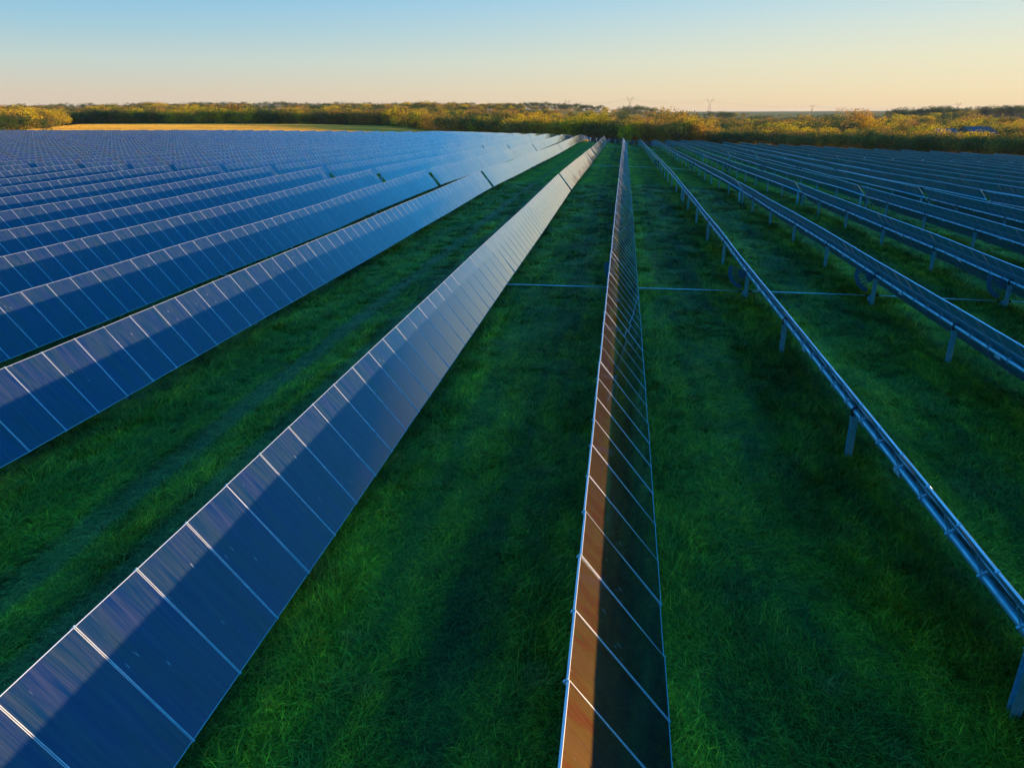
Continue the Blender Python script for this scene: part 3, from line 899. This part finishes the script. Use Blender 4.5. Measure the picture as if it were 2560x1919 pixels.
def tree_meshes(seed, H=8.0, W=3.6, leaves=1500, bushy=.5, leaf=.34, sparse=0.0):
    """returns trunk mesh (trunk with limbs) and crown mesh (leaf clumps), origin at the base"""
    r = random.Random(seed); mb = MB(); tips = []
    th = H*(.35 if bushy < .6 else .16)
    def limb(p, d, L, rad, lvl):
        n = 4; pts = [p]; q = p.copy(); dd = d.copy()
        for i in range(n):
            dd = (dd + Vector((r.gauss(0, .16), r.gauss(0, .16), r.gauss(.05, .08)))).normalized()
            q = q + dd*(L/n); pts.append(q.copy())
        mb.tube(pts, [rad*(1-.16*i) for i in range(n+1)], 5 if lvl else 7, caps=False)
        if lvl < 2:
            m_ = 5 if lvl == 0 else 4
            for j in range(m_):
                a = r.uniform(0, 6.28)+j*2.4; up_ = r.uniform(.25, 1.0) if lvl == 0 else r.uniform(0, .8)
                nd = (Vector((math.cos(a), math.sin(a), up_))).normalized()
                base = pts[r.choice([2, 3, 4])]
                limb(base, nd, L*r.uniform(.5, .8) if lvl else W*r.uniform(.6, .85), rad*.5, lvl+1)
        else: tips.append(q)
    limb(Vector((0, 0, -.3)), Vector((r.gauss(0, .08), r.gauss(0, .08), 1)).normalized(), th+H*.3, H*.018, 0)
    trunk = mb.mesh('trunk'); trunk.materials.append(bark)
    # clumps: at limb tips and over an uneven envelope
    cl = []
    for p in tips:
        if p.z < H*.95: cl.append((p, r.uniform(.45, .8)*W*.36))
    nC = 22
    lob = [(r.uniform(0, 6.28), r.uniform(.75, 1.2)) for _ in range(5)]
    for i in range(nC):
        a = r.uniform(0, 6.28); u = r.uniform(-1, 1)
        z0 = H*(.58 - .14*bushy); hz = H*(.40+.12*bushy)
        sx = 1.0
        for la, lm in lob: sx += (lm-1)*max(0, math.cos(a-la))*.5
        rr = W*.5*math.sqrt(max(0.05, 1-u*u))*sx*r.uniform(.75, 1.0)
        cl.append((Vector((rr*math.cos(a), rr*math.sin(a), z0+hz*.86*u)), W*r.uniform(.13, .24)))
    n = leaves
    wts = [c[1]**2 for c in cl]; tot = sum(wts)
    V, Fa = [], []
    rg = np.random.default_rng(seed)
    allp = []
    for (p, s), w in zip(cl, wts):
        k = max(3, int(n*w/tot))
        d = rg.normal(size=(k, 3)); d /= np.linalg.norm(d, axis=1)[:, None]
        rad = s*rg.uniform(.55, 1.08, k)**.6
        pts = np.array(p)[None] + d*rad[:, None]*np.array([1.1, 1.1, .82])
        allp.append(pts)
    Pn = np.concatenate(allp); Pn = Pn[Pn[:, 2] > .15]
    k = len(Pn)
    e1 = rg.normal(size=(k, 3)); e1 /= np.linalg.norm(e1, axis=1)[:, None]
    e2 = np.cross(e1, rg.normal(size=(k, 3))); e2 /= np.linalg.norm(e2, axis=1)[:, None]
    sz = leaf*rg.uniform(.55, 1.2, k)[:, None]
    quad = np.stack([Pn-e1*sz*.5, Pn+e2*sz*.35, Pn+e1*sz*.5, Pn-e2*sz*.35], 1).reshape(-1, 3)
    me = bpy.data.meshes.new('crown')
    me.from_pydata(quad.tolist(), [], np.arange(4*k).reshape(-1, 4).tolist()); me.update()
    return trunk, me

TREES = []   # (kind, trunk, crown)
def reg(kind, fol, **kw):
    tk, cw = tree_meshes(**kw); cw.materials.append(FOL[fol]); TREES.append((kind, tk, cw, kw.get('H', 8.0)))
for i in range(5): reg('mixed', 'mixed', seed=10+i, H=8.0, W=7.0, leaves=2300, bushy=.7, leaf=.42)
for i in range(2): reg('gold', 'gold', seed=30+i, H=8.0, W=6.5, leaves=2300, bushy=.6, leaf=.42)
for i in range(3): reg('dark', 'dark', seed=50+i, H=8.0, W=7.0, leaves=2300, bushy=.9, leaf=.42)
for i in range(2): reg('umbrella', 'dark', seed=70+i, H=8.5, W=7.0, leaves=2200, bushy=.65, leaf=.45)

def U2dir(u, v=290):
    d = fw + rt2*((u-1280)/FPX) - up2*((v-959.5)/FPX); return d
def at_u(u, y):
    """x for a picture column at ground distance y"""
    d = U2dir(u); return d.x*y/d.y

def place_tree(kind, x, y, h, label, group, wide=1.0, parts=True):
    c = [t_ for t_ in TREES if t_[0] == kind]; tk = random.choice(c)
    s = h/tk[3]
    root = empty({'mixed': 'autumn_tree', 'gold': 'golden_tree', 'dark': 'evergreen_tree', 'umbrella': 'hilltop_tree'}[kind], (x, y, gz(x, y)), label, 'tree', group)
    root.rotation_euler = (0, 0, random.uniform(0, 6.28)); root.scale = (s*wide*random.uniform(.9, 1.1), s*wide*random.uniform(.9, 1.1), s)
    for nm, me in (('trunk', tk[1]), ('crown', tk[2])):
        o = bpy.data.objects.new(nm, me); C.objects.link(o); o.parent = root
    return root

rt_ = random.Random(5)
count = 0
def pick(w): return rt_.choices(['mixed', 'gold', 'dark'], w)[0]
WORDS = {'mixed': 'olive and rust coloured', 'gold': 'golden yellow', 'dark': 'dark green'}
def scatter(u0, u1, yf, n, hr, w, place, group, wide=1.0, rows=1, dy=8):
    for j in range(rows):
        for i in range(n):
            u = u0 + (u1-u0)*(i+rt_.uniform(.15, .85))/n
            y = yf(u) + j*dy + rt_.uniform(-2, 2)
            kd = pick(w)
            place_tree(kd, at_u(u, y), y, rt_.uniform(*hr), '%s tree %s' % (WORDS[kd], place), group+', '+WORDS[kd], wide)
# bright thicket at the left border of the golden field, lit from the right
for i in range(16):
    f = i/15
    y = 288 + f*135; u = 20 + 135*f**.8
    kd = 'gold' if rt_.random() < .6 else 'mixed'
    for j in range(2):
        place_tree(kd, at_u(u, y)-j*6-rt_.uniform(0, 2), y+rt_.uniform(-3, 3), rt_.uniform(7.5, 9.5)*(1-.12*f),
                   '%s tree in the bright thicket left of the golden field' % WORDS[kd], 'thicket left of the golden field, '+WORDS[kd], 1.15)
for (u, y, h, kd, wd) in [(40, 285, 8.6, 'dark', 1.3), (8, 279, 8.0, 'dark', 1.2), (100, 292, 6.0, 'dark', 1.2)]:
    place_tree(kd, at_u(u, y), y, h, ['broad dark bush at the near end of the bright thicket', 'dark bush cut by the left edge of the picture', 'low dark bush beside the golden field corner'][[40, 8, 100].index(u)], None, wd)
# edge of the wood behind the golden field
scatter(160, 1000, lambda u: 446, 62, (6.5, 9.5), (.55, .12, .33), 'in the wood edge behind the golden field', 'wood edge behind the golden field', 1.1)
# dark front of the wood behind the centre
scatter(985, 1300, lambda u: np.interp(u, [985, 1130, 1300], [432, 372, 350]), 22, (8, 11), (.55, .1, .35), 'in the wood edge beyond the middle rows', 'wood edge beyond the middle rows', 1.1)
scatter(1300, 1760, lambda u: np.interp(u, [1300, 1700], [345, 318]), 34, (8, 11), (.6, .15, .25), 'in the wood where the grass lanes end', 'wood at the end of the grass lanes', 1.05)
# dark hedge-like wood front on the right, along the array boundary
def right_front(u): return np.interp(u, [1700, 1900, 2100, 2300, 2560, 2640], [318, 292, 262, 240, 216, 208])+6
scatter(1740, 2640, right_front, 56, (4.8, 6.2), (.42, .0, .58), 'in the shaded wood front beyond the right rows', 'shaded wood front on the right', 1.1)
scatter(1740, 2640, lambda u: right_front(u)+10, 44, (5.8, 7.3), (.6, .2, .2), 'behind the shaded wood front on the right', 'second line of the right wood', 1.05)
# single trees that stand out
SP = [(1685, 344, 15.0, 'mixed', .9, 'tall rust and yellow tree towering behind the central row end'),
      (1722, 338, 11.5, 'gold', .8, 'round yellow tree right of the tall rust tree'),
      (1508, 335, 12.5, 'gold', .85, 'upright yellow tree left of the tall rust tree'),
      (1565, 316, 8.6, 'gold', .8, 'yellow tree closest behind the end of the central row'),
      (1600, 322, 9.8, 'gold', .75, 'bright yellow tree above the end of the right lane'),
      (2143, 430, 15.5, 'mixed', 1.0, 'tall olive tree standing alone above the right wood'),
      (2175, 420, 11.5, 'gold', .9, 'yellow tree at the foot of the tall olive tree'),
      (2352, 258, 8.8, 'gold', .85, 'large golden tree rising over the shaded right wood'),
      (2425, 252, 7.2, 'gold', .7, 'golden tree in front of the blue roof'),
      (2075, 285, 7.6, 'gold', .9, 'low orange tree top in the right wood'),
      (2545, 236, 7.4, 'mixed', 1.0, 'rust coloured tree at the right edge above the wood'),
      (2240, 560, 12, 'gold', .9, 'yellow tree behind the pale track on the right'),
      (2270, 565, 11, 'gold', .7, 'second small yellow tree behind the pale track')]
for u, y, h, kd, wd, lb in SP:
    place_tree(kd, at_u(u, y), y, h, lb, None, wd)

# the far woods: one mass
wc = bpy.data.collections.new('wood_templates')
for kd, tk, cw, H_ in TREES:
    if kd == 'umbrella': continue
    o = bpy.data.objects.new('wood_tree', cw); wc.objects.link(o)
r = np.random.default_rng(11)
pts = []; y = 330.0
while y < 1750:
    step = 7.6 + (y-330)*.006
    xs_ = np.arange(-1.05*y, .62*y, step)
    x = xs_ + r.uniform(-.45, .45, len(xs_))*step; yy = y + r.uniform(-.5, .5, len(xs_))*step
    pts.append(np.stack([x, yy], -1)); y += step*.95
pts = np.concatenate(pts); x, y = pts[:, 0], pts[:, 1]; a = x/y
uu = 1280 + FPX*(x*rt2.x+y*rt2.y)/(x*fw.x+y*fw.y)
edge = np.interp(uu, [-400, 0, 150, 165, 985, 1130, 1300, 1700, 1760, 1900, 2100, 2300, 2560, 2700], [300, 330, 425, 452, 446, 384, 358, 330, 336, 312, 290, 268, 248, 240])
ok = (y > edge+4)
ok |= (uu > 1740) & (y > edge)
clr = ((y > 900) & (y < 1140) & (a > -.52) & (a < -.395)) | ((y > 820) & (y < 1180) & (a > -.135) & (a < .03)) | ((y > 640) & (y < 680) & (a > .36) & (a < .44))
ok &= ~(clr & (r.random(len(y)) > .04))
# bands of fields among the woods to the right
band = (np.sin(y/75.0+a*9+np.sin(a*23)) > .35) & (a > -.10) & (y > 500)
ok &= ~(band & (r.random(len(y)) > .05))
ok &= ~((y > 900) & (a > .03) & (r.random(len(y)) > .10) )
ok &= ~((y > 1250) & (r.random(len(y)) > .45))
ok &= ~((y > 1140) & (a < .03) & (r.random(len(y)) > .45))
x, y = x[ok], y[ok]
nzz = np.sin(x/31+1)*np.sin(y/43) + np.sin(x/13+y/17)
hh = (4.2+5.6*r.random(len(x))**1.4)*(1+.18*nzz)/8.0
hh *= np.where((x/y > .06) & (y < 420), .78, 1.0)
hh *= np.where((y > 560), .82, 1.0)
wd = hh*r.uniform(1.0, 1.45, len(x))
woods = instancer('distant_woods', np.stack([x, y, ground(x, y)+np.clip((y-500)/600, 0, 1)*(1.6*np.sin(x/160+.7)*np.sin(y/230) + 1.0*np.sin(x/67+y/90))-.3], -1), r.uniform(0, 6.28, len(x)), np.stack([wd, wd, hh], -1), wc)
woods['kind'] = 'stuff'; woods['label'] = 'mass of autumn woodland covering the hills to the horizon'; woods['category'] = 'woodland'
print('woods', len(x), 'grass', len(P))

# ridge trees against the sky
def skyline(us, v_base, y, hr, label, group, kd='umbrella', wide=1.0):
    for u in us:
        yy = y + rt_.uniform(-30, 30); xx = at_u(u, yy)
        place_tree(kd, xx, yy, rt_.uniform(*hr), label, group, wide)
skyline(list(range(505, 620, 11)), 0, 1150, (8.5, 12), 'dark tree on the skyline left of the pale hill clearing', 'skyline trees by the left clearing')
skyline(list(range(640, 760, 13)), 0, 1150, (8, 12), 'dark tree on the skyline behind the pale hill clearing', 'skyline trees behind the left clearing')
skyline(list(range(8, 500, 15)), 0, 1165, (7, 11), 'dark tree on the far left part of the skyline', 'skyline trees on the far left', 'dark', 1.3)
skyline(list(range(772, 1150, 14)), 0, 1150, (7, 11), 'dark tree on the skyline between the clearing and the middle', 'skyline trees left of the middle', 'dark', 1.3)
skyline([1157, 1188, 1205, 1232], 0, 900, (9, 12), 'round dark tree on the middle of the skyline', 'skyline trees in the middle')
skyline(list(range(1310, 1500, 9)), 0, 1150, (7.5, 11), 'dark tree in the skyline row above the pale clearing', 'skyline row above the middle clearing')
skyline(list(range(1560, 1640, 12)), 0, 1150, (9, 12), 'dark tree on the skyline near the tallest pylon', 'skyline trees near the tallest pylon', 'dark', 1.2)
skyline([1798, 1806, 1816, 1824, 1834], 0, 1050, (7, 9.5), 'dark tree in the clump left of the open plain', 'clump left of the open plain', 'dark', 1.2)
skyline(list(range(2244, 2400, 9)), 0, 1000, (9, 13), 'dark tree in the long skyline clump on the right', 'long skyline clump on the right', 'dark', 1.1)
skyline([2220, 2233, 2408, 2418], 0, 1010, (9, 11), 'small dark tree beside the long skyline clump', 'small skyline trees on the right', 'umbrella', .8)
skyline(list(range(2450, 2485, 9)), 0, 1000, (10, 12), 'dark tree in the square clump near the right edge', 'square skyline clump', 'dark', 1.1)
skyline(list(range(2492, 2570, 9)), 0, 1000, (9, 12), 'dark tree in the sloping clump at the right edge', 'sloping skyline clump at the right edge', 'dark', 1.1)

# ------------------------------------------------------------------ pylons and their lines
def pylon(u, y, vtop, vbase, label):
    x = at_u(u, y); d = U2dir(u, vtop); ztop = CAM_H + d.z*y/d.y; zb = gz(x, y); H = ztop-zb
    root = empty('pylon', (x, y, zb), label, 'pylon', 'power pylons on the horizon')
    mb = MB(); w0 = H*.12; waist = H*.58; ww = H*.035; tw = .10*max(1, y/1000)
    for sx in (-1, 1):
        for sy in (-1, 1):
            mb.tube([(sx*w0, sy*w0, 0), (sx*ww, sy*ww, waist)], tw, 4)
    L = 6
    for i in range(L):
        f0, f1 = i/L, (i+1)/L
        a0, a1 = w0+(ww-w0)*f0, w0+(ww-w0)*f1
        for s in (-1, 1):
            mb.tube([(-a0, s*a0, waist*f0), (a1, s*a1, waist*f1)], tw*.5, 3); mb.tube([(a0, s*a0, waist*f0), (-a1, s*a1, waist*f1)], tw*.5, 3)
    body = mb.mesh('tower_body'); body.materials.append(M['pylon'])
    o = bpy.data.objects.new('tower_body', body); C.objects.link(o); o.parent = root
    mb = MB(); aw = H*.17
    for s in (-1, 1):
        for sy in (-1, 1):
            mb.tube([(s*ww, sy*ww, waist), (s*aw*.75, sy*ww*.6, H*.80), (s*aw*.9, 0, H)], tw*.8, 4)
        mb.tube([(s*ww*.3, 0, waist*1.02), (s*aw*.55, 0, H*.86)], tw*.6, 4)
        mb.tube([(s*aw*.35, 0, H*.78), (s*aw*1.55, 0, H*.80)], tw*.7, 4)
        mb.tube([(s*aw*.9, 0, H*.88), (s*aw*1.55, 0, H*.80)], tw*.6, 4)
    mb.tube([(-aw*.8, 0, H*.79), (aw*.8, 0, H*.79)], tw*.7, 4)
    arm = mb.mesh('crossarm'); arm.materials.append(M['pylon'])
    o = bpy.data.objects.new('crossarm', arm); C.objects.link(o); o.parent = root
    root.rotation_euler = (0, 0, R(-8))
    return Vector((x, y, zb)), H, aw
PY = [(1137, 2600, 252, 275, 'faintest lattice pylon above the left middle skyline'),
      (1305, 2400, 251, 275, 'faint pylon above the start of the skyline tree row'),
      (1418, 2150, 246, 275, 'small pylon behind the skyline tree row'),
      (1573, 1500, 237, 275, 'tallest lattice pylon on the skyline near the centre'),
      (1772, 1650, 241, 275, 'lattice pylon above the valley right of the tallest one'),
      (2028, 2300, 259, 280, 'small pylon over the open plain'),
      (2391, 1150, 254, 290, 'pylon rising out of the long skyline clump on the right')]
pts_ = [pylon(*p) for p in PY]
order = [0, 1, 2, 3, 4, 5, 6]
wire_m = M['pylon']
for n_, (i, j) in enumerate([(2, 3), (3, 4), (4, 5), (5, 6)]):
    mb = MB()
    for s in (-1.5, 0, 1.5):
        (p, H1, a1), (q, H2, a2) = pts_[i], pts_[j]
        A = p+Vector((s*a1, 0, H1*.76)); B = q+Vector((s*a2, 0, H2*.76)); L_ = []
        for k_ in range(17):
            f = k_/16; P_ = A.lerp(B, f); P_.z -= 4*f*(1-f)*6; L_.append(P_)
        mb.tube(L_, .045, 3)
    me = mb.mesh('power_line'); me.materials.append(wire_m); o = bpy.data.objects.new('power_line', me); C.objects.link(o)
    o['label'] = ['thin sagging power line left of the tallest pylon', 'thin sagging power line between the two tall pylons', 'thin power line over the open plain', 'thin power line reaching the right-hand pylon'][n_]
    o['category'] = 'power line'; o['group'] = 'power lines on the horizon'

# ------------------------------------------------------------------ blue-roofed shed in the right wood
def shed(u0, u1, y, h, label):
    x0, x1 = at_u(u0, y), at_u(u1, y); zc = gz((x0+x1)/2, y)
    root = empty('shed', ((x0+x1)/2, y, zc), label, 'shed')
    W_ = (x1-x0)/2
    mb = MB(); mb.box((0, 8, h*.35), (W_, 8, h*.35)); me = mb.mesh('wall'); me.materials.append(M['white']); o = bpy.data.objects.new('wall', me); C.objects.link(o); o.parent = root
    mb = MB(); e = .6
    mb.add([(-W_-e, -e, h*.66), (W_+e, -e, h*.66), (W_+e, 8, h), (-W_-e, 8, h), (W_+e, 16+e, h*.66), (-W_-e, 16+e, h*.66),
            (-W_-e, -e, h*.62), (W_+e, -e, h*.62), (W_+e, 16+e, h*.62), (-W_-e, 16+e, h*.62)],
           [(0, 1, 2, 3), (3, 2, 4, 5), (6, 7, 1, 0), (5, 4, 8, 9), (0, 3, 5, 9, 6), (7, 8, 4, 2, 1), (6, 9, 8, 7)])
    me = mb.mesh('roof'); me.materials.append(M['roof']); o = bpy.data.objects.new('roof', me); C.objects.link(o); o.parent = root
shed(2366, 2412, 330, 7.6, 'long shed with blue metal roof behind the golden tree')
shed(2440, 2500, 345, 8.0, 'second long blue-roofed shed nearer the right edge')

# ------------------------------------------------------------------ wire fence at the end of the lanes
def fence():
    root = empty('wire_fence', (0, 268, gz(0, 268)), 'low wire fence with white posts where the grass lanes end', 'fence')
    L = root.location
    us = [1462, 1478, 1493, 1509, 1525, 1541, 1557, 1573, 1589, 1605, 1640, 1700, 1735, 1792, 1836, 1890]
    tops = []
    for u in us:
        y = 268; x = at_u(u, y); z = gz(x, y)
        mb = MB(); mb.tube([(x-L.x, y-L.y, z-L.z-.2), (x-L.x, y-L.y, z-L.z+1.5)], .07, 6)
        me = mb.mesh('post'); me.materials.append(M['white']); o = bpy.data.objects.new('post', me); C.objects.link(o); o.parent = root
        tops.append(Vector((x-L.x, y-L.y, z-L.z)))
    mb = MB()
    for hgt in (.4, .8, 1.2, 1.45):
        mb.tube([p+Vector((0, 0, hgt)) for p in tops], .015, 3)
    me = mb.mesh('wire'); me.materials.append(M['steel']); o = bpy.data.objects.new('wire', me); C.objects.link(o); o.parent = root
fence()

# small white telecom goal-post frames in the middle wood
for (u, y, w_, h_, lb) in [(1224, 640, 2.6, 10.5, 'white wooden H-frame power pole in the middle wood'), (1184, 900, 3.2, 12, 'smaller white H-frame power pole farther up the hill')]:
    x = at_u(u, y); root = empty('power_pole', (x, y, gz(x, y)), lb, 'pole', 'H-frame poles in the wood')
    mb = MB(); mb.tube([(-w_/2, 0, 0), (-w_/2, 0, h_)], .2, 6); mb.tube([(w_/2, 0, 0), (w_/2, 0, h_)], .2, 6)
    me = mb.mesh('pole_pair'); me.materials.append(M['white']); o = bpy.data.objects.new('pole_pair', me); C.objects.link(o); o.parent = root
    mb = MB(); mb.box((0, 0, h_-.8), (w_*.75, .12, .15)); me = mb.mesh('crossarm'); me.materials.append(M['white']); o = bpy.data.objects.new('crossarm', me); C.objects.link(o); o.parent = root

print('objects', len(bpy.data.objects))

# ------------------------------------------------------------------ thin evening haze
bpy.ops.mesh.primitive_cube_add(size=1)
hz = bpy.context.object; hz.name = 'haze'; hz.scale = (18400, 18400, 75); hz.location = (0, 0, 8.5)
hz['kind'] = 'stuff'; hz['label'] = 'thin evening haze over the plain'
hm = bpy.data.materials.new('haze'); hm.use_nodes = True; ht = hm.node_tree; ht.nodes.clear()
ho = ht.nodes.new('ShaderNodeOutputMaterial'); hv_ = ht.nodes.new('ShaderNodeVolumePrincipled')
hv_.inputs['Density'].default_value = .00004; hv_.inputs['Color'].default_value = (.75, .82, .9, 1); hv_.inputs['Anisotropy'].default_value = .2
ht.links.new(hv_.outputs[0], ho.inputs['Volume']); hz.data.materials.append(hm)
